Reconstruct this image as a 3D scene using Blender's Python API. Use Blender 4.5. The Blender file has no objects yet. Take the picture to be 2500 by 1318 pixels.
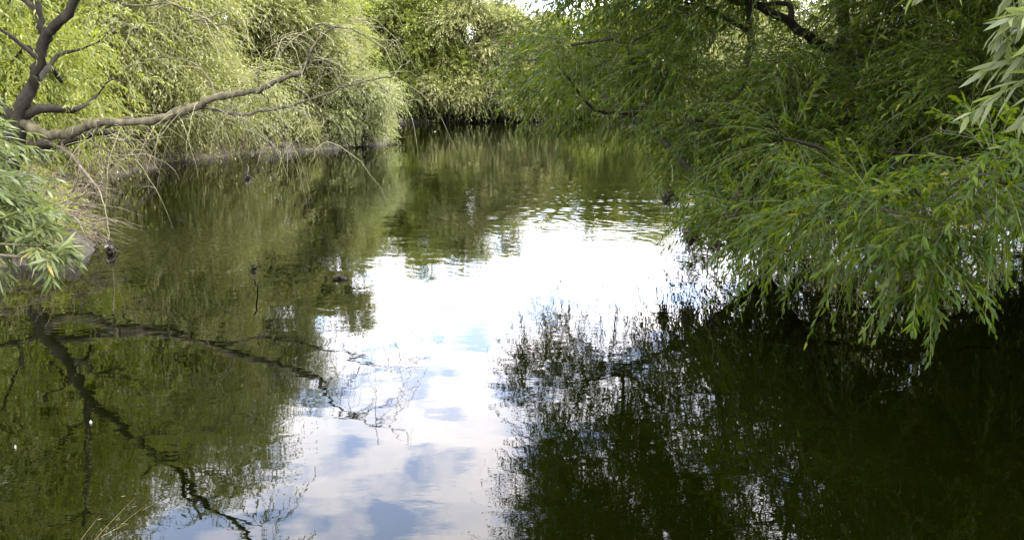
import bpy, math
import numpy as np
from mathutils import Vector

# ------------------------------------------------------------------ camera, sky, sun, exposure
sc = bpy.context.scene
F_PX, H_CAM, PITCH = 1962.0, 1.5, math.radians(12.3)
cam = bpy.data.objects.new('camera', bpy.data.cameras.new('camera'))
sc.collection.objects.link(cam); sc.camera = cam
cam.location = (0, 0, H_CAM); cam.rotation_euler = (math.radians(90) - PITCH, 0, 0)
cam.data.sensor_width = 36.0; cam.data.lens = 36.0 * F_PX / 2500.0
cam.data.clip_start = 0.05; cam.data.clip_end = 3000

SUN_EL, SUN_AZ = math.radians(50), math.radians(84)      # azimuth clockwise from +Y (the view direction)
world = bpy.data.worlds.new("World"); sc.world = world; world.use_nodes = True
wt = world.node_tree; wt.nodes.clear()
def wn(t): return wt.nodes.new(t)
sky = wn('ShaderNodeTexSky'); sky.sky_type = 'NISHITA'; sky.sun_disc = False
sky.sun_elevation = SUN_EL; sky.sun_rotation = SUN_AZ; sky.air_density = 1.0; sky.dust_density = 1.5
tc = wn('ShaderNodeTexCoord'); sep = wn('ShaderNodeSeparateXYZ'); wt.links.new(tc.outputs['Generated'], sep.inputs[0])
def wmath(op, a, b=None):
    n = wn('ShaderNodeMath'); n.operation = op
    for i, v in enumerate((a, b)):
        if v is None: continue
        if isinstance(v, (int, float)): n.inputs[i].default_value = v
        else: wt.links.new(v, n.inputs[i])
    return n.outputs[0]
den = wmath('ADD', wmath('MAXIMUM', sep.outputs[2], 0.0), 0.16)
cx = wmath('DIVIDE', sep.outputs[0], den); cy = wmath('DIVIDE', sep.outputs[1], den)
cmb = wn('ShaderNodeCombineXYZ'); wt.links.new(cx, cmb.inputs[0]); wt.links.new(cy, cmb.inputs[1])
cmb.inputs[2].default_value = 3.7
nz = wn('ShaderNodeTexNoise'); nz.inputs['Scale'].default_value = 6.5; nz.inputs['Detail'].default_value = 7
nz.inputs['Roughness'].default_value = 0.52; nz.inputs['Distortion'].default_value = 0.25
wt.links.new(cmb.outputs[0], nz.inputs['Vector'])
rp = wn('ShaderNodeValToRGB'); rp.color_ramp.elements[0].position = 0.39; rp.color_ramp.elements[0].color = (0.15,)*3+(1,)
rp.color_ramp.elements[1].position = 0.53; rp.color_ramp.elements[1].color = (1, 1, 1, 1)
wt.links.new(nz.outputs[0], rp.inputs[0])
nz2 = wn('ShaderNodeTexNoise'); nz2.inputs['Scale'].default_value = 4.3; nz2.inputs['Detail'].default_value = 6
wt.links.new(cmb.outputs[0], nz2.inputs['Vector'])
rp2 = wn('ShaderNodeValToRGB'); rp2.color_ramp.elements[0].position = 0.36; rp2.color_ramp.elements[0].color = (2.9, 2.95, 3.3, 1)
rp2.color_ramp.elements[1].position = 0.6; rp2.color_ramp.elements[1].color = (4.0, 3.75, 3.8, 1)
wt.links.new(nz2.outputs[0], rp2.inputs[0])
skm = wn('ShaderNodeMix'); skm.data_type = 'RGBA'; skm.blend_type = 'MULTIPLY'; skm.inputs[0].default_value = 1
skm.inputs[7].default_value = (0.14, 0.15, 0.15, 1); wt.links.new(sky.outputs[0], skm.inputs[6])
veil = wn('ShaderNodeMix'); veil.data_type = 'RGBA'; veil.blend_type = 'ADD'; veil.inputs[0].default_value = 1    # thin high haze in the gaps between clouds
wt.links.new(skm.outputs[2], veil.inputs[6]); veil.inputs[7].default_value = (.95, 1.3, 2.1, 1)
mx = wn('ShaderNodeMix'); mx.data_type = 'RGBA'
wt.links.new(rp.outputs[0], mx.inputs[0]); wt.links.new(veil.outputs[2], mx.inputs[6]); wt.links.new(rp2.outputs[0], mx.inputs[7])
bg = wn('ShaderNodeBackground'); bg.inputs[1].default_value = 1.0
wt.links.new(mx.outputs[2], bg.inputs[0])
wo = wn('ShaderNodeOutputWorld'); wt.links.new(bg.outputs[0], wo.inputs[0])

sd = bpy.data.lights.new('sun', 'SUN'); sd.energy = 3.6; sd.angle = math.radians(1.5); sd.color = (1, 0.94, 0.82)
sun = bpy.data.objects.new('sun', sd); sc.collection.objects.link(sun)
to_sun = Vector((math.sin(SUN_AZ) * math.cos(SUN_EL), math.cos(SUN_AZ) * math.cos(SUN_EL), math.sin(SUN_EL)))
sun.rotation_euler = to_sun.to_track_quat('Z', 'Y').to_euler(); sun.location = to_sun * 60
sc.view_settings.view_transform = 'Standard'; sc.view_settings.look = 'None'
sc.view_settings.exposure = 1.45; sc.view_settings.gamma = 1
cy_ = sc.cycles
cy_.max_bounces = 7; cy_.diffuse_bounces = 3; cy_.glossy_bounces = 3; cy_.transmission_bounces = 4; cy_.transparent_max_bounces = 6
cy_.caustics_reflective = False; cy_.caustics_refractive = False; cy_.use_denoising = True
cy_.use_adaptive_sampling = True; cy_.sample_clamp_indirect = 6

# ------------------------------------------------------------------ placing helpers (a photo pixel and a distance give a world point)
CP, SP = math.cos(PITCH), math.sin(PITCH)
def ray(px, py):
    u = (px - 1250) / F_PX; v = (659 - py) / F_PX
    return np.array([u, CP + v * SP, -SP + v * CP])
def P(px, py, D):
    d = ray(px, py); return np.array([0, 0, H_CAM]) + d * (D / d[1])
def W(px, py):
    d = ray(px, py); t = H_CAM / -d[2]; return np.array([d[0] * t, d[1] * t])

# ------------------------------------------------------------------ mesh helpers
C = sc.collection
class Acc:
    def __init__(s): s.v = []; s.f = {3: [], 4: []}; s.t = {3: [], 4: []}; s.n = 0
    def add(s, v, quads=None, tris=None, qt=None, tt=None):
        v = np.asarray(v, np.float32).reshape(-1, 3)
        for k, f, t in ((4, quads, qt), (3, tris, tt)):
            if f is None or len(f) == 0: continue
            f = np.asarray(f, np.int64) + s.n
            s.f[k].append(f); s.t[k].append(np.full(len(f), 0.5) if t is None else np.asarray(t))
        s.v.append(v); s.n += len(v)
    def mesh(s, name, smooth=True):
        m = bpy.data.meshes.new(name)
        V = np.concatenate(s.v)
        F3 = np.concatenate(s.f[3]) if s.f[3] else np.zeros((0, 3), int)
        F4 = np.concatenate(s.f[4]) if s.f[4] else np.zeros((0, 4), int)
        T = np.concatenate([np.concatenate(s.t[k]) if s.t[k] else np.zeros(0) for k in (3, 4)])
        m.vertices.add(len(V)); m.vertices.foreach_set('co', V.ravel())
        li = np.concatenate([F3.ravel(), F4.ravel()]).astype(np.int32)
        m.loops.add(len(li)); m.loops.foreach_set('vertex_index', li)
        n3, n4 = len(F3), len(F4)
        m.polygons.add(n3 + n4)
        st = np.concatenate([np.arange(n3) * 3, n3 * 3 + np.arange(n4) * 4]).astype(np.int32)
        m.polygons.foreach_set('loop_start', st)
        m.polygons.foreach_set('use_smooth', np.full(n3 + n4, smooth))
        m.update(calc_edges=True)
        a = m.attributes.new('tint', 'FLOAT', 'FACE'); a.data.foreach_set('value', T.astype(np.float32))
        return m
def obj(name, me, mat, parent=None, loc=None):
    if isinstance(me, Acc): me = me.mesh(name)
    o = bpy.data.objects.new(name, me); C.objects.link(o)
    if mat is not None and len(me.materials) == 0: me.materials.append(mat)
    if parent is not None:
        o.parent = parent; o.location = [-c for c in parent.location]     # part meshes are written in world coordinates
    return o
def thing(name, label, cat, loc=(0, 0, 0), group=None):
    o = bpy.data.objects.new(name, None); C.objects.link(o); o.location = loc; o.empty_display_size = .2
    o['label'] = label; o['category'] = cat
    if group: o['group'] = group
    return o
def tag(o, label, cat, group=None):
    o['label'] = label; o['category'] = cat
    if group: o['group'] = group
    return o
def nrm(a): return a / np.maximum(np.linalg.norm(a, axis=-1, keepdims=True), 1e-9)

def smooth_line(pts, rad, step=6, wob=0.0, rng=None):
    pts = np.asarray(pts, float); rad = np.asarray(rad, float)
    p = np.vstack([2 * pts[0] - pts[1], pts, 2 * pts[-1] - pts[-2]]); out = []; ro = []
    for i in range(1, len(p) - 2):
        for j in range(step):
            t = j / step; a, b, c, d = p[i-1], p[i], p[i+1], p[i+2]
            out.append(.5 * ((2*b) + (c-a)*t + (2*a-5*b+4*c-d)*t*t + (3*b-a-3*c+d)*t**3))
            ro.append(rad[i-1] * (1-t) + rad[i] * t)
    out.append(pts[-1]); ro.append(rad[-1]); out = np.array(out); ro = np.array(ro)
    if wob and rng is not None: out[1:-1] += rng.normal(0, wob, out[1:-1].shape)
    return out, ro
def tube(acc, pts, rad, sides=6, tint=0.5):
    pts = np.asarray(pts, float); n = len(pts)
    tg = nrm(np.gradient(pts, axis=0)); ref = np.array([0.31, 0.17, 0.93]) if abs(tg[0][2]) < .8 else np.array([0.9, .4, .1])
    a = nrm(np.cross(tg, ref)); b = np.cross(tg, a)
    th = np.arange(sides) * 2 * math.pi / sides
    ring = pts[:, None] + np.asarray(rad)[:, None, None] * (a[:, None] * np.cos(th)[None, :, None] + b[:, None] * np.sin(th)[None, :, None])
    i = np.arange(n - 1)[:, None] * sides; j = np.arange(sides)[None]; k = (j + 1) % sides
    q = np.stack([i + j, i + k, i + sides + k, i + sides + j], -1).reshape(-1, 4)
    acc.add(ring, quads=q, qt=np.full(len(q), tint))
def strips(acc, o, d, L, droop, r, seg=4, tint=.5):
    """thin three-sided stems, all shoots at once"""
    N = len(o); t = np.linspace(0, 1, seg + 1)
    p = o[:, None] + d[:, None] * (L[:, None] * t)[..., None]; p[..., 2] -= (droop * L)[:, None] * t**2
    a = nrm(np.cross(d, [0.2, 0.1, 1.0])); b = np.cross(d, a)
    rr = (r * (1 - .7 * t))[None, :, None]
    ring = np.stack([p + a[:, None] * rr * math.cos(x) + b[:, None] * rr * math.sin(x) for x in (0, 2.09, 4.19)], 2)
    base = (np.arange(N) * (seg + 1) * 3)[:, None, None] + (np.arange(seg) * 3)[None, :, None]
    j = np.arange(3)[None, None]; k = (j + 1) % 3
    q = np.stack([base + j, base + k, base + 3 + k, base + 3 + j], -1).reshape(-1, 4)
    acc.add(ring.reshape(-1, 3), quads=q, qt=np.full(len(q), tint))
def leaves(acc, o, d, L, droop, nl, ll, lw, rng, detail=True, spread=.85, t0=.08, tint=(0.5, .22)):
    N = len(o); t = t0 + (1 - t0) * (np.arange(nl)[None] + rng.random((N, nl)) * .6) / nl
    p = o[:, None] + d[:, None] * (L[:, None] * t)[..., None]; p[..., 2] -= (droop * L)[:, None] * t**2
    tg = np.repeat(d[:, None], nl, 1).copy(); tg[..., 2] -= (2 * droop)[:, None] * t; tg = nrm(tg)
    s = nrm(np.cross(tg, [0.13, 0.07, 1.0])); u = np.cross(s, tg)
    ph = rng.random((N, 1)) * 6.3 + np.arange(nl)[None] * 2.4 + rng.normal(0, .5, (N, nl))
    lat = s * np.cos(ph)[..., None] + u * np.sin(ph)[..., None] * .6
    sp = spread * (1 - .45 * t)[..., None]
    ld = nrm(tg * .75 + lat * sp + np.array([0, 0, -.28]) + rng.normal(0, .12, p.shape))
    n0 = nrm(np.array([0, 0, 1.0]) + rng.normal(0, .75, p.shape))
    wd = nrm(np.cross(ld, n0)); nn = np.cross(wd, ld)
    nn = np.where(nn[..., 2:3] < 0, -nn, nn)
    ls = (ll * (.5 + .75 * rng.random((N, nl))) * (1 - .35 * t**3))[..., None]; ws = (lw * (.75 + .5 * rng.random((N, nl))))[..., None]
    wd = np.cross(ld, nn); crl = (rng.random((N, nl, 1)) ** 2) * .3
    M = N * nl; sh = np.repeat(rng.normal(0, .1, (N, 1)), nl, 1)
    tn = np.clip(tint[0] + sh + rng.normal(0, tint[1], (N, nl)), 0, 1).ravel()
    if detail:
        m1 = p + ld * ls * .3 + nn * ls * .03; m2 = p + ld * ls * .68 - nn * ls * .01; tip = p + ld * ls * (1 - crl * .3) - nn * ls * (.05 + crl)
        V = np.stack([p, m1 - wd*ws*.5, m1 + wd*ws*.5, m2 - wd*ws*.38, m2 + wd*ws*.38, tip], 2).reshape(-1, 3)
        b = (np.arange(M) * 6)[:, None]
        acc.add(V, quads=b + np.array([[1, 2, 4, 3]]), tris=np.concatenate([b + np.array([[0, 2, 1]]), b + np.array([[3, 4, 5]])]),
                qt=tn, tt=np.concatenate([tn, tn]))
    else:
        m1 = p + ld * ls * .45
        V = np.stack([p, m1 + wd*ws*.5, p + ld*ls - nn*ls*.1, m1 - wd*ws*.5], 2).reshape(-1, 3)
        b = (np.arange(M) * 4)[:, None]
        acc.add(V, quads=b + np.array([[0, 1, 2, 3]]), qt=tn)

# ------------------------------------------------------------------ materials
def mat(name):
    m = bpy.data.materials.new(name); m.use_nodes = True; nt = m.node_tree; nt.nodes.clear()
    return m, nt, nt.nodes.new('ShaderNodeOutputMaterial')
def ramp(nt, stops, src):
    r = nt.nodes.new('ShaderNodeValToRGB'); e = r.color_ramp.elements
    while len(e) < len(stops): e.new(0.5)
    for x, (p, c) in zip(e, stops): x.position = p; x.color = tuple(c) + (1,)
    nt.links.new(src, r.inputs[0]); return r.outputs[0]
def leaf_mat(name, stops, under, trans=(.35, .5, .05), tfac=.38, rough=.42, spec=.5):
    m, nt, out = mat(name)
    at = nt.nodes.new('ShaderNodeAttribute'); at.attribute_name = 'tint'
    top = ramp(nt, stops, at.outputs['Fac'])
    gm = nt.nodes.new('ShaderNodeNewGeometry')
    mc = nt.nodes.new('ShaderNodeMix'); mc.data_type = 'RGBA'
    k = nt.nodes.new('ShaderNodeMath'); k.operation = 'MULTIPLY'; k.inputs[1].default_value = .75
    nt.links.new(gm.outputs['Backfacing'], k.inputs[0]); nt.links.new(k.outputs[0], mc.inputs[0])
    nt.links.new(top, mc.inputs[6]); mc.inputs[7].default_value = tuple(under) + (1,)
    pb = nt.nodes.new('ShaderNodeBsdfPrincipled'); nt.links.new(mc.outputs[2], pb.inputs['Base Color'])
    pb.inputs['Roughness'].default_value = rough; pb.inputs['Specular IOR Level'].default_value = spec
    tr = nt.nodes.new('ShaderNodeBsdfTranslucent'); tm = nt.nodes.new('ShaderNodeMix'); tm.data_type = 'RGBA'; tm.blend_type = 'MIX'
    tm.inputs[0].default_value = .5; nt.links.new(top, tm.inputs[6]); tm.inputs[7].default_value = tuple(trans) + (1,)
    nt.links.new(tm.outputs[2], tr.inputs[0])
    ms = nt.nodes.new('ShaderNodeMixShader'); ms.inputs[0].default_value = tfac
    nt.links.new(pb.outputs[0], ms.inputs[1]); nt.links.new(tr.outputs[0], ms.inputs[2]); nt.links.new(ms.outputs[0], out.inputs[0])
    return m
def bark_mat(name, c1, c2, scale=9, bump=.5):
    m, nt, out = mat(name)
    tcn = nt.nodes.new('ShaderNodeTexCoord'); mp = nt.nodes.new('ShaderNodeMapping'); mp.inputs['Scale'].default_value = (1, 1, .3)
    nt.links.new(tcn.outputs['Object'], mp.inputs[0])
    n = nt.nodes.new('ShaderNodeTexNoise'); n.inputs['Scale'].default_value = scale; n.inputs['Detail'].default_value = 7; n.inputs['Roughness'].default_value = .65
    nt.links.new(mp.outputs[0], n.inputs['Vector'])
    col = ramp(nt, [(.32, c1), (.68, c2)], n.outputs[0])
    n2 = nt.nodes.new('ShaderNodeTexNoise'); n2.inputs['Scale'].default_value = scale * 5; n2.inputs['Detail'].default_value = 5
    nt.links.new(mp.outputs[0], n2.inputs['Vector'])
    b = nt.nodes.new('ShaderNodeBump'); b.inputs['Strength'].default_value = bump; b.inputs['Distance'].default_value = .02
    nt.links.new(n2.outputs[0], b.inputs['Height'])
    pb = nt.nodes.new('ShaderNodeBsdfPrincipled'); pb.inputs['Roughness'].default_value = .85; pb.inputs['Specular IOR Level'].default_value = .2
    nt.links.new(col, pb.inputs['Base Color']); nt.links.new(b.outputs[0], pb.inputs['Normal']); nt.links.new(pb.outputs[0], out.inputs[0])
    return m
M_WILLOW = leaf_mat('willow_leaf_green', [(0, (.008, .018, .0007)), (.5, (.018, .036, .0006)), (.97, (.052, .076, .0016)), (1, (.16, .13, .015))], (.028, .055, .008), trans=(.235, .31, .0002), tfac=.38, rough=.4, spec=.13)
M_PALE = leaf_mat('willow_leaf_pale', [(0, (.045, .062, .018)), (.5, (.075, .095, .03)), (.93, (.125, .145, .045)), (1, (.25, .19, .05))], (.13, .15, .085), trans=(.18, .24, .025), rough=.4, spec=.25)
M_BUSH = leaf_mat('bush_leaf_yellow_green', [(0, (.11, .12, .038)), (.5, (.185, .19, .065)), (.92, (.28, .28, .12)), (1, (.34, .28, .09))], (.22, .23, .10), trans=(.37, .42, .045), spec=.3, tfac=.38)
M_MID = leaf_mat('bush_leaf_mid_green', [(0, (.085, .105, .017)), (.5, (.155, .18, .033)), (.92, (.25, .265, .065)), (1, (.3, .24, .06))], (.15, .175, .06), trans=(.4, .46, .015), spec=.3, tfac=.38)
M_GREYB = leaf_mat('bush_leaf_grey_green', [(0, (.13, .15, .05)), (.5, (.2, .22, .08)), (1, (.28, .29, .12))], (.26, .28, .15), trans=(.34, .4, .06), tfac=.35)
M_DEAD = leaf_mat('dead_leaf', [(0, (.012, .01, .006)), (.5, (.035, .028, .015)), (1, (.08, .055, .03))], (.04, .03, .02), trans=(.06, .04, .01), tfac=.15)
M_GOLD = leaf_mat('yellow_reed', [(0, (.07, .06, .01)), (1, (.17, .13, .03))], (.3, .24, .05), trans=(.4, .3, .04), tfac=.2)
M_BARK = bark_mat('bark_brown', (.007, .006, .004), (.034, .028, .017))
M_BARK2 = bark_mat('bark_olive_grey', (.022, .02, .011), (.11, .095, .053), 14)
M_TWIG = bark_mat('twig_pale', (.12, .115, .06), (.27, .25, .14), 20, .2)
M_SHOOT = bark_mat('shoot_green', (.035, .045, .012), (.08, .08, .03), 20, .1)
M_ROOT = bark_mat('root_grey_brown', (.04, .032, .02), (.16, .135, .09), 16, .4)

# ground
m, nt, out = mat('bank_mud')
tcn = nt.nodes.new('ShaderNodeTexCoord')
n = nt.nodes.new('ShaderNodeTexNoise'); n.inputs['Scale'].default_value = 1.7; n.inputs['Detail'].default_value = 10; n.inputs['Roughness'].default_value = .7
nt.links.new(tcn.outputs['Object'], n.inputs['Vector'])
col = ramp(nt, [(.3, (.012, .01, .005)), (.5, (.035, .028, .016)), (.62, (.045, .045, .015)), (.8, (.08, .068, .04))], n.outputs[0])
n2 = nt.nodes.new('ShaderNodeTexNoise'); n2.inputs['Scale'].default_value = 14; n2.inputs['Detail'].default_value = 8
nt.links.new(tcn.outputs['Object'], n2.inputs['Vector'])
b = nt.nodes.new('ShaderNodeBump'); b.inputs['Strength'].default_value = .9; b.inputs['Distance'].default_value = .06; nt.links.new(n2.outputs[0], b.inputs['Height'])
pb = nt.nodes.new('ShaderNodeBsdfPrincipled'); pb.inputs['Roughness'].default_value = .75
nt.links.new(col, pb.inputs['Base Color']); nt.links.new(b.outputs[0], pb.inputs['Normal']); nt.links.new(pb.outputs[0], out.inputs[0])
M_MUD = m

# water: dark, clear reflections with gentle ripples; a livelier patch of rings in mid river
RING = [W(1690, 485), W(1300, 470), W(300, 600)]
m, nt, out = mat('river_water')
geo = nt.nodes.new('ShaderNodeNewGeometry')
def nmath(op, a, b=None, c=None):
    n = nt.nodes.new('ShaderNodeMath'); n.operation = op
    for i, v in enumerate((a, b, c)):
        if v is None: continue
        if isinstance(v, (int, float)): n.inputs[i].default_value = v
        else: nt.links.new(v, n.inputs[i])
    return n.outputs[0]
def nnoise(scale, detail, vec, rough=.5, stretch=(1, 1, 1)):
    mp = nt.nodes.new('ShaderNodeMapping'); mp.inputs['Scale'].default_value = stretch; nt.links.new(vec, mp.inputs[0])
    n = nt.nodes.new('ShaderNodeTexNoise'); n.inputs['Scale'].default_value = scale; n.inputs['Detail'].default_value = detail
    n.inputs['Roughness'].default_value = rough; nt.links.new(mp.outputs[0], n.inputs['Vector']); return n.outputs[0]
pos = geo.outputs['Position']
swell = nnoise(1.1, 3, pos, .5, (.7, 1.3, 1)); fine = nnoise(7, 3, pos, .55, (.8, 1.4, 1))
patch = nnoise(.33, 2, pos)
hsum = nmath('MULTIPLY', swell, .0042)
pm = nt.nodes.new('ShaderNodeMapRange'); pm.inputs[1].default_value = .45; pm.inputs[2].default_value = .65; nt.links.new(patch, pm.inputs[0])
hsum = nmath('ADD', hsum, nmath('MULTIPLY', nmath('MULTIPLY_ADD', pm.outputs[0], .8, .2), nmath('MULTIPLY', fine, .0009)))
for (rx, ry), lam, amp, reach in ((RING[0], .2, .0008, 2.4), (RING[1], .24, .00045, 2.8), (RING[2], .12, .0007, 1.0)):
    vs = nt.nodes.new('ShaderNodeVectorMath'); vs.operation = 'DISTANCE'; nt.links.new(pos, vs.inputs[0]); vs.inputs[1].default_value = (rx, ry, 0)
    d = vs.outputs['Value']
    dn = nmath('ADD', d, nmath('MULTIPLY', nnoise(.8, 4, pos), 2.0))
    wv = nmath('SINE', nmath('MULTIPLY', dn, 2 * math.pi / lam))
    env = nmath('EXPONENT', nmath('MULTIPLY', d, -1.0 / reach))
    hsum = nmath('ADD', hsum, nmath('MULTIPLY', nmath('MULTIPLY', nmath('MULTIPLY', wv, env), nnoise(1.6, 3, pos)), amp * 2))
b = nt.nodes.new('ShaderNodeBump'); b.inputs['Strength'].default_value = 1; b.inputs['Distance'].default_value = 1.0; nt.links.new(hsum, b.inputs['Height'])
pb = nt.nodes.new('ShaderNodeBsdfPrincipled'); pb.inputs['Base Color'].default_value = (.0011, .0015, .00003, 1)
pb.inputs['Roughness'].default_value = .015; pb.inputs['IOR'].default_value = 1.333
nt.links.new(b.outputs[0], pb.inputs['Normal']); nt.links.new(pb.outputs[0], out.inputs[0])
M_WATER = m

# ------------------------------------------------------------------ ground and water
shore = [W(*q) for q in ((-120, 668), (0, 655), (150, 640), (228, 598), (205, 560), (150, 520), (190, 468), (270, 432), (430, 396), (600, 377),
                         (760, 368), (928, 352), (940, 340), (925, 318), (905, 303), (1000, 300), (1200, 296), (1500, 294), (1750, 297),
                         (1900, 320), (2050, 370), (2200, 450), (2450, 530), (2900, 600))]
shore += [np.array(q) for q in ((5.0, 4.5), (3.4, 2.6), (2.2, 1.0), (.6, .1), (-1.6, .1), (-3.2, 1.8), (-4.6, 4.2))]
shore = np.array(shore)
def sdist(X, Y):
    pts = np.stack([X.ravel(), Y.ravel()], -1); best = np.full(len(pts), 1e9); inside = np.zeros(len(pts), bool)
    for i in range(len(shore)):
        a, b2 = shore[i], shore[(i + 1) % len(shore)]; e = b2 - a
        t = np.clip(((pts - a) @ e) / (e @ e), 0, 1); best = np.minimum(best, np.linalg.norm(pts - (a + t[:, None] * e), axis=1))
        cr = ((a[1] > pts[:, 1]) != (b2[1] > pts[:, 1])); xi = (b2[0]-a[0]) * (pts[:, 1]-a[1]) / (b2[1]-a[1] + 1e-12) + a[0]
        inside ^= cr & (pts[:, 0] < xi)
    return np.where(inside, -best, best).reshape(X.shape)
def vnoise(x, y, s, seed=0):
    x = x * s; y = y * s; xi = np.floor(x).astype(int); yi = np.floor(y).astype(int); fx = x - xi; fy = y - yi
    def h(a, b2):
        q = np.sin(a * 127.1 + b2 * 311.7 + seed * 17.3) * 43758.5453; return q - np.floor(q)
    u = fx*fx*(3-2*fx); v = fy*fy*(3-2*fy)
    return (h(xi, yi)*(1-u) + h(xi+1, yi)*u) * (1-v) + (h(xi, yi+1)*(1-u) + h(xi+1, yi+1)*u) * v
def hgt(X, Y):
    d = sdist(X, Y) + (vnoise(X, Y, 1.6) - .5) * .5 + (vnoise(X, Y, 4.5, 2) - .5) * .18
    z = np.where(d > 0, .36 * (1 - np.exp(-d * 3.2)) + .05 * np.minimum(d, 14) + np.where(Y > 36, .16 * np.clip(d - 1, 0, 10), 0), np.maximum(d, -1.5) * .8)
    return z + (vnoise(X, Y, 3, 5) - .5) * .10 + (vnoise(X, Y, 9, 6) - .5) * .05 - .02
def gz(x, y): return float(hgt(np.array([[x]]), np.array([[y]]))[0, 0])
gx = 14 * np.sinh(np.linspace(-3.2, 3.2, 330)) / np.sinh(1.0) * .75
gx = np.unique(np.concatenate([gx, np.linspace(-16, 14, 240)]))
gy = np.unique(np.concatenate([np.linspace(-6, 30, 260), np.linspace(30, 60, 90), 60 + 6 * (np.exp(np.linspace(0, 3.2, 40)) - 1), -6 - 6 * (np.exp(np.linspace(0, 2, 15)) - 1)]))
X, Y = np.meshgrid(gx, gy); Z = hgt(X, Y)
a = Acc(); nx = len(gx); i, j = np.meshgrid(np.arange(len(gy) - 1), np.arange(nx - 1), indexing='ij'); k = (i * nx + j).ravel()
a.add(np.stack([X, Y, Z], -1), quads=np.stack([k, k + 1, k + nx + 1, k + nx], -1))
g = obj('ground', a, M_MUD); g['kind'] = 'structure'
a = Acc(); a.add([(-60, -20, 0), (60, -20, 0), (60, 70, 0), (-60, 70, 0)], quads=[[0, 1, 2, 3]])
w = obj('river_water', a, M_WATER); w['kind'] = 'structure'

# ------------------------------------------------------------------ trees
def rdirs(rng, n): return nrm(rng.normal(0, 1, (n, 3)))
def link_nodes(nodes, c, trunk_r, rng, bend=.12):
    """branch from the nearest lower node of the skeleton to clump centre c"""
    P0 = np.array([q[0] for q in nodes]); d = np.linalg.norm(P0 - c, axis=1) + np.where(P0[:, 2] > c[2] - .05, 1.2, 0) + np.array([q[2] for q in nodes]) * .12
    k = int(np.argmin(d)); p, r, dep = nodes[k]; L = np.linalg.norm(c - p)
    mid = (p + c) / 2 + rng.normal(0, bend, 3) * L + np.array([0, 0, .1 * L])
    r0 = min(r * .8, trunk_r * .7); r1 = max(r0 * .5, .004)
    nodes.append((mid, (r0 + r1) / 2, dep + .5)); nodes.append((c, r1, dep + 1))
    return [p, mid, c], [r0, (r0 + r1) / 2, r1]
def build_tree(root, stems, clumps, mleaf, mbark, rng, shoot_n=36, shoot_l=.9, nl=18, ll=.1, lw=.016, detail=False, droop=.45, twigs=True,
               outward=None, tint=(.5, .22), stem_r=.004, clumpr=None, flat=.8):
    """stems: list of (points, radii).  clumps: (k,4) centre + radius."""
    tr = Acc(); nodes = []
    for pts, rad in stems:
        p, r = smooth_line(pts, rad, 5, .012, rng); tube(tr, p, r, 8)
        for q in range(2, len(p), 2): nodes.append((p[q], r[q], 0))
    obj('trunk', tr, mbark, root)
    br = Acc(); o_all, d_all, L_all = [], [], []
    cc = clumps[:, :3].mean(0) if outward is None else np.asarray(outward)
    base = np.array([q[0] for q in nodes]); order = np.argsort([np.min(np.linalg.norm(base - c[:3], axis=1)) for c in clumps])
    for ci in order:
        c = clumps[ci]; pts, rad = link_nodes(nodes, c[:3], stems[0][1][0], rng)
        p, r = smooth_line(pts, rad, 3); tube(br, p, r, 5)
        k = max(4, int(shoot_n * (c[3] / clumps[:, 3].mean()) ** 1.6))
        dv = rdirs(rng, k); outv = nrm(c[:3] - cc + 1e-6)
        d = nrm(dv + outv * .55 + np.array([0, 0, .15])); d[:, 2] *= flat; d = nrm(d)
        o_all.append(c[:3] + dv * c[3] * .42 * rng.random((k, 1)) ** .5); d_all.append(d)
        L_all.append(c[3] * shoot_l * (.55 + .7 * rng.random(k)))
    obj('branch', br, mbark, root)
    o = np.concatenate(o_all); d = np.concatenate(d_all); L = np.concatenate(L_all); dr = droop * (.5 + rng.random(len(o)))
    zend = o[:, 2] + d[:, 2] * L - dr * L; dr = np.where(zend < .06, np.maximum(0, dr - (.06 - zend) / L), dr)
    keep = (o[:, 2] + d[:, 2] * L - dr * L) > .03; o, d, L, dr = o[keep], d[keep], L[keep], dr[keep]
    cr = Acc(); leaves(cr, o, d, L, dr, nl, ll, lw, rng, detail, tint=tint)
    obj('crown', cr, mleaf, root)
    if twigs:
        tw = Acc(); strips(tw, o, d, L, dr, stem_r); obj('twigs', tw, M_SHOOT, root)
    return nodes
def crown_clumps(rng, ells, n, r, hollow=.45, zmin=.35):
    out = []; vol = np.array([e[3]*e[4]*e[5] for e in ells]) ** .8; vol /= vol.sum()
    for e, k in zip(ells, np.maximum(3, (vol * n).astype(int))):
        u = rdirs(rng, k) * (hollow + (1 - hollow) * rng.random((k, 1))) ; c = np.array(e[:3]) + u * np.array(e[3:6])
        c[:, 2] = np.maximum(c[:, 2], zmin + .3 * rng.random(k))
        out.append(np.column_stack([c, r * (.7 + .6 * rng.random(k))]))
    return np.concatenate(out)
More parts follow.
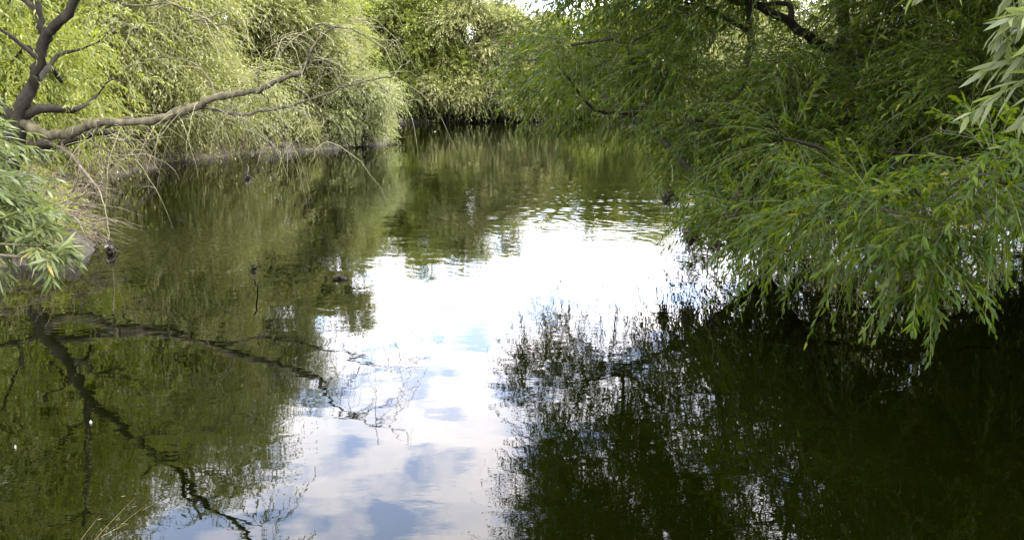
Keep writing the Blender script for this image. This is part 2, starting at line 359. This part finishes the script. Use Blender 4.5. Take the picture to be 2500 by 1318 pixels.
def bank_tree(name, label, cat, x, y, h, rad, mleaf, seed, group=None, n=90, leaf=(.12, .026), shoot_n=60, nl=14, lobes=4, ground_hem=True, mbark=None, lean=(0, 0), zmin=.35, droop=.33):
    rng = np.random.default_rng(seed); z0 = gz(x, y) - .15
    root = thing(name, label, cat, (x, y, z0), group)
    ells = [(x + lean[0], y + lean[1], h * .56, rad, rad, h * .42)]
    for q in range(lobes):
        th = rng.random() * 6.3; rr = rad * .75
        ells.append((x + math.cos(th) * rr, y + math.sin(th) * rr, h * (.22 + .5 * rng.random()), rad * .5, rad * .5, h * .2))
    if ground_hem: ells.append((x, y, h * .2, rad * 1.05, rad * 1.05, h * .16))
    cl = crown_clumps(rng, ells, n, max(.45, rad * .26), zmin=zmin)
    stems = []
    for q in range(3):
        th = rng.random() * 6.3; s = rad * .45
        stems.append(([(x, y, z0), (x + math.cos(th)*s*.35, y + math.sin(th)*s*.35, z0 + h*.22), (x + math.cos(th)*s + lean[0]*.6, y + math.sin(th)*s + lean[1]*.6, h*.5), (x + math.cos(th)*s*1.3 + lean[0], y + math.sin(th)*s*1.3 + lean[1], h*.85)],
                      np.array([.02*h, .015*h, .009*h, .003*h])))
    build_tree(root, stems, cl, mleaf, mbark or M_BARK, rng, shoot_n, 1.15, nl, leaf[0], leaf[1], False, droop, twigs=False)
    return root

# --- left bank, near to far
GL = 'willows along the left bank'
bank_tree('willow_tree', 'broad mid green willow behind the dark forked trunk at the left edge', 'tree', -9.9, 12.8, 8.8, 2.9, M_MID, 11, GL, n=180, shoot_n=110)
bank_tree('willow_tree', 'tall pale yellow green willow above the long bare branch', 'tree', -8.9, 17.6, 9.6, 3.1, M_BUSH, 12, GL, n=190, shoot_n=120)
bank_tree('willow_tree', 'pale yellow green willow directly behind the elbow of the bare branch', 'tree', -8.8, 21.8, 9.5, 2.5, M_BUSH, 13, GL, n=190, shoot_n=115)
bank_tree('willow_tree', 'small yellowish willow sloping down to the point of the left bank', 'tree', -6.1, 24.3, 6.2, 1.9, M_BUSH, 14, GL, n=140, shoot_n=110)
bank_tree('willow_bush', 'low grey green bush at the very tip of the left bank', 'bush', -4.45, 24.2, 2.5, 1.0, M_GREYB, 15, None, n=40, shoot_n=70, leaf=(.1, .02))
bank_tree('willow_tree', 'dull green tree standing inland behind the pale left willows', 'tree', -14.5, 20.5, 10.5, 3.6, M_MID, 16, GL, n=100, leaf=(.16, .035), shoot_n=50)
bank_tree('willow_tree', 'taller inland tree seen over the gap beside the left bank point', 'tree', -11.5, 31, 9.5, 3.4, M_MID, 17, GL, n=90, leaf=(.18, .04), shoot_n=50)

# --- far bank
GF = 'trees along the far bank'
far = [(-9.2, 46.5, 8.0, 2.9, M_MID, 'dark green far bank tree just right of the left bank point'),
       (-5.2, 46.3, 9.3, 2.7, M_MID, 'high green far bank tree left of the pair with white gaps'),
       (-2.2, 46.8, 9.2, 3.0, M_BUSH, 'yellow green far bank tree in the centre of the river bend'),
       (1.0, 46.5, 6.0, 2.4, M_BUSH, 'low far bank tree under the bright gap of sky'),
       (4.0, 46.8, 7.0, 2.5, M_MID, 'green far bank tree partly behind the drooping willow tips'),
       (8.0, 46.5, 7.3, 2.9, M_MID, 'green far bank tree hidden mostly behind the large right willow'),
       (12.5, 45, 6.8, 3.0, M_BUSH, 'rightmost far bank tree seen through the right willow')]
for q, (x, y, h, r, mm, lb) in enumerate(far):
    bank_tree('far_tree', lb, 'tree', x, y, h, r, mm, 30 + q, GF, n=150, leaf=(.19, .055), shoot_n=84, nl=12, zmin=1.25, droop=.28)
bank_tree('willow_bush', 'bright yellow green round bush at the foot of the far bank trees', 'bush', -3.3, 44.9, 3.6, 1.8, M_BUSH, 41, None, n=60, leaf=(.18, .045), shoot_n=70, zmin=1.2, droop=.3)
for q, (x, y, h, r) in enumerate(((-13, 55, 10, 4), (-6.5, 56, 8.5, 3.6), (3, 58, 5.2, 3.4), (10, 57, 7, 4), (18, 52, 8, 4))):
    bank_tree('far_tree', ['tree furthest left of the wood behind the far bank', 'tree of the wood behind the tallest far bank trees', 'low tree behind the bright sky gap',
              'tree of the wood behind the right part of the far bank', 'tree behind the right willow far inland'][q], 'tree', x, y, h, r, M_MID, 50 + q, 'wood behind the far bank', n=60, leaf=(.3, .08), shoot_n=40, nl=11)

# --- right bank behind the big willow
GR = 'trees behind the large right willow'
for q, (x, y, h, r, mm) in enumerate(((13, 30, 7.5, 3.2, M_BUSH), (9.5, 19, 7.0, 3.0, M_BUSH), (9.8, 13.5, 7.5, 2.8, M_MID), (7.6, 8.6, 9.0, 2.6, M_WILLOW), (6.6, 3.6, 9.0, 2.8, M_WILLOW))):  # last tree is added unseen for its shade, the one before raised likewise
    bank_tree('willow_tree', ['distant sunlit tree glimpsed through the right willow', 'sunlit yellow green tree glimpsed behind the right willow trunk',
              'green tree at the right edge behind the large willow', 'dark green tree closing the right edge behind the nearest drooping leaves', 'unseen tall tree added outside the right edge to shade the near water'][q], 'tree', x, y, h, r, mm, 60 + q, GR, n=80 if q < 3 else 100, leaf=(.15, .035), shoot_n=50 if q < 3 else 62)

# --- the large right willow over the water
def right_willow():
    rng = np.random.default_rng(5); b = W(1885, 612); bx, by = b
    root = thing('willow_tree', 'large dark green willow leaning over the water on the right', 'tree', (bx, by, 0))
    fork = P(1880, 545, by)
    stems = [([(bx, by, -.5), (bx, by, .1), fork, P(1960, 330, 7.6), P(2055, 120, 8.0), P(2050, -60, 8.2), P(2040, -300, 8.4)], np.array([.09, .07, .06, .058, .06, .05, .03])),
             ([fork, P(1820, 420, 7.2), P(1790, 280, 7.4), P(1830, 110, 7.6), P(1800, -80, 7.4), P(1650, -260, 7.2)], np.array([.05, .042, .036, .032, .026, .015])),
             ([fork, P(2080, 470, 6.2), P(2230, 330, 6.4), P(2330, 100, 6.8), P(2380, -200, 6.6)], np.array([.05, .042, .036, .03, .015])),
             ([P(2050, 130, 8), P(1975, 95, 7.9), P(1900, 40, 7.7), P(1780, -10, 7.5), P(1600, -70, 7.3), P(1420, -60, 7.2)], np.array([.05, .045, .04, .035, .025, .012])),
             ([fork, P(1720, 440, 7.4), P(1600, 330, 7.8), P(1450, 210, 8.3), P(1340, 170, 8.6)], np.array([.045, .035, .028, .02, .01]))]
    hx = [1150, 1230, 1330, 1450, 1550, 1650, 1750, 1850, 1950, 2100, 2250, 2400, 2500, 2800, 3400]
    hy = [-150, -20, 190, 240, 290, 345, 430, 510, 520, 500, 450, 400, 400, 440, 440]
    cl = []
    while len(cl) < 860:
        px = rng.uniform(1170, 3100); top = -1250 if px > 1500 else -700
        py = rng.uniform(top, 640); f = np.interp(px, [1200, 1700, 2000, 2300, 2600], [0, .25, .6, .85, 1])
        near = 3.5 if py > 300 or py < -250 else 2.0  # crown above the frame reaches nearer and higher, added to shade the right
        D = rng.uniform(7.2 - near * f, 11.2 - .6 * f)
        if py > np.interp(px, hx, hy): continue
        if py > -130 and px < (1400 if py < 100 else 1320): continue
        if ((px - 1990) / 130) ** 2 + ((py - 50) / 100) ** 2 < 1 and rng.random() < .8: continue
        if vnoise(np.array(px * .01), np.array(py * .01 + D), .9, 4) < .36: continue
        p = P(px, py, D); z = p[2]
        if z < .35 or z > 6.2 or D < 2.9: continue
        refl = 231 + (H_CAM + z) / D * F_PX          # keep the edge of the crown over the open water
        if px < 1270 + np.interp(refl, [700, 800, 950, 1060, 1150, 1300], [60, -10, 55, 115, 40, 60]) + 25 * math.sin(refl * .05): continue
        if z > 2.2 and rng.random() < .2: continue
        cl.append((*p, .36 * (.6 + .8 * rng.random())))
    extra = [(1290, 215, 8.9, .34), (1335, 235, 8.7, .3), (1275, 150, 8.8, .3), (1420, 250, 8.4, .4), (1500, 290, 8.2, .35), (2240, 600, 3.5, .24), (2290, 640, 3.5, .2), (2255, 530, 3.6, .3), (2330, 540, 3.6, .26), (2280, 700, 3.5, .15),
             (2060, 520, 4.0, .3), (1980, 500, 4.2, .28), (2430, 420, 3.4, .3), (2420, 500, 3.5, .22), (1800, 520, 5.2, .3), (1730, 470, 6.4, .3), (1850, 560, 5.4, .3), (1780, 540, 6.2, .3), (1900, 580, 5.0, .28), (1950, 540, 4.6, .3), (1820, 500, 6.8, .4), (2130, 500, 3.8, .34)]
    cl += [(*P(a_, b_, D), r) for a_, b_, D, r in extra]
    cl = np.array(cl)
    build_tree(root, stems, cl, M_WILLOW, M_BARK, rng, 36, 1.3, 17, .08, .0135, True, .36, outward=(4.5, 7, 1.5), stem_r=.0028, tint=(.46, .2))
right_willow()

def near_spray(name, label, stems, cl, seed, mleaf, ll, lw, n, outward, droop=.6, sl=1.2):
    rng = np.random.default_rng(seed); b = stems[0][0][0]
    root = thing(name, label, 'bush', tuple(b)); cl = np.array([(*P(a_, b_, D), r) for a_, b_, D, r in cl])
    build_tree(root, stems, cl, mleaf, M_BARK2, rng, n, sl, 16, ll, lw, True, droop, outward=outward, stem_r=.0022, tint=(.5, .2))
# close pale spray in the top right corner
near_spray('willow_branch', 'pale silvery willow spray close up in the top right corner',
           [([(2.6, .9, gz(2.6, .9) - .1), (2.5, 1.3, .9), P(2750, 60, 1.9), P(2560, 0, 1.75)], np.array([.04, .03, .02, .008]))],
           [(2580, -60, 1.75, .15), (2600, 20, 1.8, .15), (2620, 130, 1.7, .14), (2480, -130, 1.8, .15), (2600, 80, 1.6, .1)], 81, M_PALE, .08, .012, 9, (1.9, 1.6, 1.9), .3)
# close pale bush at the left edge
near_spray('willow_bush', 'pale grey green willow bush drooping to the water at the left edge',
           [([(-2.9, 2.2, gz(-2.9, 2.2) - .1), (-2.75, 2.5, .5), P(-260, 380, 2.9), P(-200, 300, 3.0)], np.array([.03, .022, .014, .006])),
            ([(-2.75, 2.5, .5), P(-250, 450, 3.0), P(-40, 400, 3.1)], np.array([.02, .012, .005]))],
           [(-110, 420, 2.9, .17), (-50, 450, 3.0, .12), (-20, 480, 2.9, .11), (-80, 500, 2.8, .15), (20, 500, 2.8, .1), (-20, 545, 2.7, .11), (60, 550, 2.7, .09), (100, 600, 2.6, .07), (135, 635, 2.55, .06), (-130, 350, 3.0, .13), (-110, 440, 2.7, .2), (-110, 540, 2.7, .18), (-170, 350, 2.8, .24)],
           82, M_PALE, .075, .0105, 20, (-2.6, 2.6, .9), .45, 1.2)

# --- forked tree on the left bank with the long bare branch over the water
def left_tree():
    rng = np.random.default_rng(9)
    base = P(20, 560, 9.2); x, y = base[0] - .3, 9.2
    root = thing('leaning_tree', 'dark forked tree at the left edge with a long bare branch over the river', 'tree', (x, y, gz(x, y) - .2))
    k = 9.2
    f = P(108, 100, k)
    stems = [([(x, y, gz(x, y) - .2), P(15, 420, k), P(45, 290, k), P(85, 190, k), f, P(140, 60, k), P(200, -20, k), P(300, -120, k), P(430, -260, 8.8), P(560, -420, 8.4)], np.array([.17, .13, .095, .06, .062, .055, .046, .035, .026, .014])),
             ([f, P(100, 60, k), P(88, 0, k), P(60, -140, k), P(0, -350, k)], np.array([.05, .045, .04, .035, .02])),
             ([P(45, 290, k), P(110, 330, k), P(180, 322, k), P(240, 300, 9.1), P(345, 297, 9.0), P(420, 282, 9.0), P(470, 262, 9), P(530, 240, 9), P(628, 220, 8.9), P(690, 192, 8.9), P(742, 170, 8.9), P(757, 130, 8.9), P(790, 85, 8.9), P(850, 55, 8.9)],
              np.array([.075, .06, .055, .048, .044, .042, .04, .037, .033, .029, .026, .017, .011, .006]))]
    bare = [([(470, 262), (520, 268), (590, 280), (640, 270), (700, 262), (780, 235), (850, 210), (910, 195), (960, 185)], .024, 9.0),
            ([(628, 220), (632, 170), (650, 120), (700, 90)], .013, 8.9), ([(742, 170), (760, 150)], .012, 8.9),
            ([(790, 85), (770, 62), (850, 70), (890, 90), (940, 120), (1000, 150)], .01, 8.8), ([(850, 55), (900, 45), (960, 40)], .007, 8.9),
            ([(628, 220), (655, 245), (640, 270)], .01, 8.9), ([(700, 262), (760, 280), (795, 320), (800, 360)], .005, 8.8),
            ([(590, 280), (600, 310), (640, 330)], .009, 8.9), ([(530, 240), (500, 180), (460, 150), (400, 140), (330, 160)], .014, 9.1),
            ([(345, 297), (300, 290), (250, 330), (300, 345), (420, 335)], .02, 9.1), ([(240, 300), (230, 350), (290, 378), (350, 385)], .016, 8.9),
            ([(400, 140), (350, 80), (300, 60)], .008, 9.2), ([(850, 210), (830, 180), (790, 150), (740, 150)], .008, 8.9), ([(910, 195), (960, 235), (1010, 255)], .006, 8.8),
            ([(200, -20), (260, 0), (330, 15), (420, 10), (480, 50), (560, 25)], .018, 9.0), ([(480, 50), (540, 60), (620, 45)], .01, 9.0), ([(420, 10), (470, 30), (500, 60), (495, 100)], .01, 9)]
    ba = Acc(); nodes = []; long_b = stems[2]; p, rr = smooth_line(*long_b, 6, .008, rng); rr = rr * (1 + .12 * rng.normal(0, 1, len(rr)).clip(-1.5, 2.2)); tube(ba, p, rr, 9); stems = stems[:2]
    for pl, r, D in bare:
        pts = [P(a_, b_, D + .25 * i_ / len(pl) * (1 if r > .009 else -1)) for i_, (a_, b_) in enumerate(pl)]
        p, rr = smooth_line(pts, np.linspace(r, r * .3, len(pl)), 6, .006, rng); tube(ba, p, rr, 6)
        nodes += [p[i_] for i_ in range(2, len(p), 2)]
    main, mr = smooth_line(*long_b, 5); nodes += [q for q in main[12:]]
    obj('bare_branch', ba, M_BARK2, root)
    # hanging bare twigs
    tw = Acc(); nodes = np.array(nodes)
    for _ in range(190):
        o = nodes[rng.integers(len(nodes))]; L = rng.uniform(.3, 1.0); d = nrm(rng.normal(0, 1, 3) * np.array([1, .8, .5]) + np.array([.25, 0, .15]))
        t = np.linspace(0, 1, 7)[:, None]; p = o + d * L * t * (1.1 - .3 * t) + np.array([0, 0, -1]) * L * .6 * t**2 + np.cumsum(rng.normal(0, .014, (7, 3)), 0)
        p[:, 2] = np.maximum(p[:, 2], .02); tube(tw, p, np.linspace(.0038, .0011, 7), 4)
        if rng.random() < .6:
            o2 = p[3]; d2 = nrm(rng.normal(0, 1, 3)); p2 = o2 + d2 * L * .4 * t + np.array([0, 0, -.3 * L]) * t**2; p2[:, 2] = np.maximum(p2[:, 2], .02); tube(tw, p2, np.linspace(.003, .001, 7), 3)
    obj('bare_twigs', tw, M_TWIG, root)
    cl = [(-20, 60, 9.6, .6), (20, 10, 9.4, .6), (-40, 170, 9.3, .6), (30, 150, 9.9, .5), (200, 120, 10, .4), (270, 60, 10, .5), (150, 200, 9.9, .4), (-60, -60, 9, .7), (60, -120, 9.4, .7), (200, -160, 9.2, .6), (-30, 260, 9.2, .45),
          (330, -80, 9.3, .6), (420, -180, 9, .5), (100, -300, 9.2, .8), (-100, -300, 9, .9), (-150, 50, 8.8, .8), (-200, 250, 8.5, .8), (-150, -150, 9, .8), (240, 230, 9.8, .35), (300, 200, 9.9, .35), (180, 270, 9.4, .3), (520, -300, 8.7, .5)]
    cl = np.array([(*P(a_, b_, D), r) for a_, b_, D, r in cl])
    build_tree(root, stems, cl, M_MID, M_BARK, rng, 26, 1.2, 16, .1, .017, True, .8, outward=(-4.5, 9.5, 2), stem_r=.003)
left_tree()

# ------------------------------------------------------------------ low shrubs, undergrowth and roots along the waterline
def shrub(label, px, py, back, h, r, mleaf, seed, n=26, leaf=(.085, .02), shoot_n=60, group='low shrubs along the left waterline'):
    x, y = W(px, py); v = nrm(np.array([x, y + 0.0])); x += v[0] * back - .25 * back; y += v[1] * back
    rng = np.random.default_rng(seed); z0 = gz(x, y) - .1
    root = thing('bank_shrub', label, 'shrub', (x, y, z0), group)
    ells = [(x, y, z0 + h * .5, r * 1.2, r, h * .45), (x + r * .5, y, z0 + h * .3, r * .8, r * .7, h * .3), (x - r * .6, y, z0 + h * .35, r * .8, r * .7, h * .3)]
    cl = crown_clumps(rng, ells, n, .3, zmin=.22 if y < 40 else 1.15)
    stems = [([(x, y, z0), (x + a_ * .3, y + b_ * .2, z0 + h * .4), (x + a_ * .6, y + b_ * .4, z0 + h * .8)], np.array([.03, .02, .008])) for a_, b_ in ((r, 0), (-r, r), (0, -r))]
    build_tree(root, stems, cl, mleaf, M_BARK2, rng, shoot_n, 1.2, 10, leaf[0], leaf[1], False, .5, twigs=False)
shrubs = [(330, 405, .7, 1.3, .8, M_MID, 'dull green shrub left of the dead twigs hanging over the water'), (430, 390, .8, 1.1, .9, M_BUSH, 'first low yellow green shrub under the bare branch'),
          (520, 380, .7, .9, .8, M_BUSH, 'low yellow shrub with bright leaf tips below the thick part of the bare branch'), (610, 374, 1.0, 1.4, 1.0, M_GREYB, 'grey green shrub below the elbow of the bare branch'),
          (700, 370, .8, .9, .9, M_BUSH, 'small yellow green shrub right of the dark hollow in the bank'), (790, 365, .9, 1.3, 1.1, M_GREYB, 'pale shrub beside the reddish roots at the waterline'),
          (870, 356, .8, 1.5, 1.0, M_GREYB, 'rounded pale shrub next to the bush at the bank tip')]
for q, (px, py, bk, h, r, mm, lb) in enumerate(shrubs): shrub(lb, px, py, bk, h, r, mm, 100 + q)
fsh = [(960, 299, 1.2, 1.7, 1.8, M_MID, 'dark shrub hanging low over the far bank beside the left point'), (1060, 297, 1.2, 1.9, 2.0, M_MID, 'shrub over the dark undercut of the far bank'),
       (1180, 296, 1.0, 1.5, 1.9, M_BUSH, 'sunlit shrub low on the far bank in the middle'), (1300, 295, 1.1, 2.0, 2.0, M_MID, 'far bank shrub behind the drooping willow tips'),
       (1430, 294, 1.1, 1.8, 2.0, M_BUSH, 'far bank shrub showing just left of the large willow'), (1560, 294, 1.0, 2.0, 2.2, M_MID, 'far bank shrub mostly hidden by the large willow')]
for q, (px, py, bk, h, r, mm, lb) in enumerate(fsh): shrub(lb, px, py, bk + 1.6, h + 1.0, r, mm, 120 + q, 34, (.16, .045), 44, 'low shrubs along the far waterline')

def along(p0, p1, n, rng, spread=.35):
    t = rng.random(n); a_ = np.array([W(*(np.array(p0) * (1 - q) + np.array(p1) * q)) for q in t])
    return a_ + rng.normal(0, spread, (n, 2))
rng = np.random.default_rng(77); gr = Acc(); dt = Acc()
segs = [((0, 655), (150, 640), 300), ((150, 640), (228, 598), 420), ((205, 560), (150, 520), 420), ((150, 520), (190, 468), 420), ((190, 468), (270, 432), 420), ((270, 432), (430, 396), 420), ((430, 396), (600, 377), 520), ((600, 377), (930, 352), 900),
        ((930, 345), (925, 318), 300)]
for p0, p1, n in segs:
    far_ = p0[1] < 310
    xy = along(p0, p1, n, rng, .9 if far_ else .45); xy[:, 0] -= 0 if far_ else .45; xy[:, 1] += .9 if far_ else .25
    dd = sdist(xy[:, 0], xy[:, 1]); xy = xy[dd > .02]; z = hgt(xy[:, :1], xy[:, 1:])[:, 0]
    o = np.column_stack([xy, z]); d = nrm(np.column_stack([rng.normal(0, .5, (len(o), 2)), np.full(len(o), .9)]))
    leaves(gr, o, d, rng.uniform(.15, .5, len(o)) * (1.7 if far_ else 1), np.full(len(o), .5), 9, .16 if far_ else .09, .035 if far_ else .014, rng, False, tint=(.45, .25))
    m_ = max(20, int(len(o) * 1.2))
    for q in rng.integers(0, len(o), m_):
        L = rng.uniform(.2, .8) * (1.3 if far_ else 1); d3 = nrm(rng.normal(0, 1, 3) * np.array([1, .8, .5])); t = np.linspace(0, 1, 4)[:, None]
        p = o[q] + np.array([0, 0, .08]) + d3 * L * t - np.array([0, 0, .35 * L]) * t**2 + rng.normal(0, .02, (4, 3)); p[:, 2] = np.maximum(p[:, 2], -.02)
        tube(dt, p, np.linspace(.009, .002, 4) * rng.uniform(.4, 1.2), 3)
g = obj('undergrowth', gr, M_MID); g['kind'] = 'stuff'; g['label'] = 'low leafy undergrowth along the river banks'
g = obj('dead_twigs', dt, M_ROOT); g['kind'] = 'stuff'; g['label'] = 'dead grey brown twigs littering the waterline'

def root_tangle(label, px, py, n, size, seed, mt=None, up=.1):
    rng = np.random.default_rng(seed); x, y = W(px, py); a_ = Acc()
    for _ in range(n):
        p = np.array([x, y, up]) + rng.normal(0, size * .25, 3) * np.array([1, .7, .4]); d = nrm(rng.normal(0, 1, 3) * np.array([1, .7, .45]) + np.array([.3, -.2, -.1])); pts = [p.copy()]
        for _k in range(6):
            d = nrm(d + rng.normal(0, .35, 3) + np.array([0, 0, -.1])); p = p + d * size * .16; p[2] = max(p[2], -.03); pts.append(p.copy())
        q, r = smooth_line(pts, np.linspace(.013, .003, 7) * rng.uniform(.4, 1.3), 3); tube(a_, q, r, 5)
    return tag(obj('root_tangle', a_, mt or M_ROOT), label, 'roots', 'root tangles washed bare at the waterline')
root_tangle('bare roots and washed twigs just above the pale bush at the left edge', 150, 440, 45, .55, 1, up=.18)
root_tangle('small bare roots reaching into the water beside the hanging mud clump', 190, 592, 40, .42, 2, up=.1)
root_tangle('dark roots in the hollow at the foot of the bare branch', 200, 470, 34, .5, 3, up=.12)
root_tangle('brown roots on the bank under the middle of the bare branch', 560, 372, 40, .9, 4, up=.25)
root_tangle('reddish roots hanging into the water near the left bank point', 820, 358, 46, 1.0, 5, up=.3)
root_tangle('dark roots at the water in the shade at the far left edge', 60, 632, 44, .5, 6, up=.12)

# fallen log, dead sticks
rng = np.random.default_rng(3)
def stick(name, label, cat, pts, rad, mt=M_BARK, sides=7, twig=0, size=.3, group=None):
    a_ = Acc(); p, r = smooth_line(pts, rad, 5, .004, rng); tube(a_, p, r, sides)
    for _ in range(twig):
        k = rng.integers(1, len(p) - 1); d = nrm(rng.normal(0, 1, 3)); t = np.linspace(0, 1, 4)[:, None]
        tube(a_, p[k] + d * size * t + rng.normal(0, .01, (4, 3)) * t, np.linspace(r[k] * .5, .0015, 4), 4)
    return tag(obj(name, a_, mt), label, cat, group)
stick('fallen_branch', 'dark fallen branch lying on the bank under the forked tree', 'branch', [P(70, 355, 10.6), P(150, 345, 10.8), P(230, 325, 11), P(290, 322, 11.3)], np.array([.1, .09, .06, .02]), twig=6)
stick('fallen_branch', 'thin dead branch angled from the left bank down toward the hanging mud clump', 'branch', [P(110, 345, 9.4), P(170, 375, 9.2), P(215, 430, 8.8), P(245, 468, 8.6)], np.array([.022, .018, .013, .006]), M_ROOT, twig=9)
def clump(name, label, cat, px0, py0, px1, py1, D, size, seed, nl=50, twigr=.005, mt=None, group=None):
    rng = np.random.default_rng(seed); top, c = P(px0, py0, D), P(px1, py1, D); root = thing(name, label, cat, tuple(c), group)
    a_ = Acc(); p, r = smooth_line([top, top * .6 + c * .4 + np.array([.02, 0, 0]), c, c - np.array([0, 0, size * .7])], np.array([twigr, twigr, twigr * .8, twigr * .5]), 5, .004, rng); tube(a_, p, r, 5); obj('twig', a_, M_TWIG, root)
    a_ = Acc(); th, ph = np.meshgrid(np.linspace(0, 2 * math.pi, 15)[:-1], np.linspace(.05, math.pi - .05, 9), indexing='ij')
    d = np.stack([np.sin(ph) * np.cos(th), np.sin(ph) * np.sin(th), np.cos(ph)], -1); rr = size * (.55 + .45 * rng.random(th.shape)); V = c + d * rr[..., None] * np.array([.6, .6, 1.0])
    i, j = np.meshgrid(np.arange(14), np.arange(8), indexing='ij'); k = (i * 9 + j).ravel(); k2 = (((i + 1) % 14) * 9 + j).ravel()
    a_.add(V, quads=np.stack([k, k + 1, k2 + 1, k2], -1)); obj('debris', a_, M_BARK, root)
    a_ = Acc(); o = c + rdirs(rng, nl) * size * np.array([.5, .5, .8]); dd = nrm(rdirs(rng, nl) + np.array([0, 0, -.5]))
    leaves(a_, o, dd, np.full(nl, size * .5), np.full(nl, .5), 2, .06, .014, rng, True); obj('dead_leaves', a_, mt or M_DEAD, root)
clump('mud_clump', 'clump of mud and twigs hanging on a thin pale twig left of the river', 'debris', 243, 466, 270, 600, 7.7, .07, 1, 40)
clump('dead_sprig', 'reddish brown dead sprig hanging just above the reflection under the bare branch', 'debris', 603, 400, 602, 432, 9.4, .07, 2, 22)
clump('dead_leaf_clump', 'dark clump of dead leaves hanging lowest at the left of the large willow', 'debris', 1700, 480, 1688, 572, 6.6, .11, 3, 80)
clump('dead_leaf_clump', 'small dark clump of dead leaves hanging from the edge of the large willow', 'debris', 1640, 400, 1630, 478, 7.4, .1, 4, 40)
clump('dead_leaf_clump', 'dark drooping clump of dead leaves between the low clump and the willow stem', 'debris', 1760, 500, 1745, 590, 6.3, .08, 5, 50)

def floater(name, label, cat, px, py, L, ang, mt, wdt=.02, group=None):
    x, y = W(px, py); ca, sa = math.cos(ang), math.sin(ang); a_ = Acc()
    pr = [(-.5, 0), (-.25, .5), (.1, .6), (.5, 0), (.1, -.6), (-.25, -.5)]
    V = [(x + L * u * ca - wdt * v * sa, y + L * u * sa + wdt * v * ca, .006 + .012 * abs(v)) for u, v in pr]; V2 = [(a1, b1, -.004) for a1, b1, _ in V]
    a_.add(V + V2, quads=[[0, 1, 2, 5], [5, 2, 3, 4]][:0] + [[0, 1, 2, 3], [0, 3, 4, 5]] + [[i, i + 6, (i + 1) % 6 + 6, (i + 1) % 6] for i in range(6)])
    return tag(obj(name, a_, mt), label, cat, group)
M_WHITE, nt, out = mat('pale_feather'); pb = nt.nodes.new('ShaderNodeBsdfPrincipled'); pb.inputs['Base Color'].default_value = (.3, .3, .26, 1); nt.links.new(pb.outputs[0], out.inputs[0])
floater('floating_leaf', 'tiny pale leaf floating on the dark reflection left of centre bottom', 'leaf', 222, 1032, .011, .4, M_WHITE, .003)
floater('floating_leaf', 'tiny pale leaf floating nearest the left edge of the dark water', 'leaf', 38, 1093, .01, -.6, M_WHITE, .004)
floater('feather', 'thin white feather on the water near the far bank', 'feather', 1062, 322, .4, 1.5, M_WHITE, .03)
stick('floating_stick', 'short dark stick breaking the water surface left of the white reflection', 'stick', [P(612, 668, 5.95), P(618, 684, 5.95), np.array([*W(632, 697), -.02])], np.array([.003, .006, .005]))
stick('floating_stick', 'stubby dark stick lying flat beside the edge of the white reflection', 'stick', [np.array([*W(815, 682), .01]), np.array([*W(830, 680), .02]), np.array([*W(848, 683), .0])], np.array([.012, .02, .012]))
# tuft of yellow reed blades rising from the water
rng = np.random.default_rng(8); x, y = W(210, 1330); a_ = Acc(); n = 20
o = np.column_stack([x + rng.normal(0, .02, n), y + rng.normal(0, .03, n), np.full(n, -.02)]); d = nrm(np.array([.35, .9, .16]) + rng.normal(0, .12, (n, 3)))
strips(a_, o, d, rng.uniform(.15, .36, n), rng.uniform(.05, .5, n), .0011, 5)
leaves(a_, o, d, rng.uniform(.2, .34, n), np.full(n, .2), 3, .05, .003, rng, True, spread=.25)
tag(obj('reed_tuft', a_, M_GOLD), 'tuft of yellow reed blades leaning out of the dark water at the bottom left', 'reeds')

# thin dead shoots and roots spilling over the left bank edge into the water
rng = np.random.default_rng(91); a_ = Acc()
for p0, p1, n in (((200, 470), (430, 396), 90), ((430, 396), (600, 377), 110), ((600, 377), (930, 352), 260)):
    for xy in along(p0, p1, n, rng, .12):
        L = rng.uniform(.25, .8); o = np.array([xy[0] - .25, xy[1] + .3, rng.uniform(.3, .75)]); t = np.linspace(0, 1, 6)[:, None]
        d = nrm(np.array([.5, -.8, .25]) + rng.normal(0, .55, 3)); p = o + d * L * t - np.array([0, 0, 1]) * L * 1.0 * t**2 + np.cumsum(rng.normal(0, .015, (6, 3)), 0)
        p[:, 2] = np.maximum(p[:, 2], -.03); tube(a_, p, np.linspace(.011, .003, 6) * rng.uniform(.4, 1.2), 4)
g = obj('hanging_dead_shoots', a_, M_ROOT); g['kind'] = 'stuff'; g['label'] = 'dead brown shoots and roots hanging over the left bank edge'


root_tangle('dense bare roots covering the muddy hump between the left bush and the water', 120, 545, 60, .6, 7, up=.25)
root_tangle('pale roots and dry shoots wrapped round the very tip of the left bank', 905, 345, 60, 1.2, 8, up=.3)
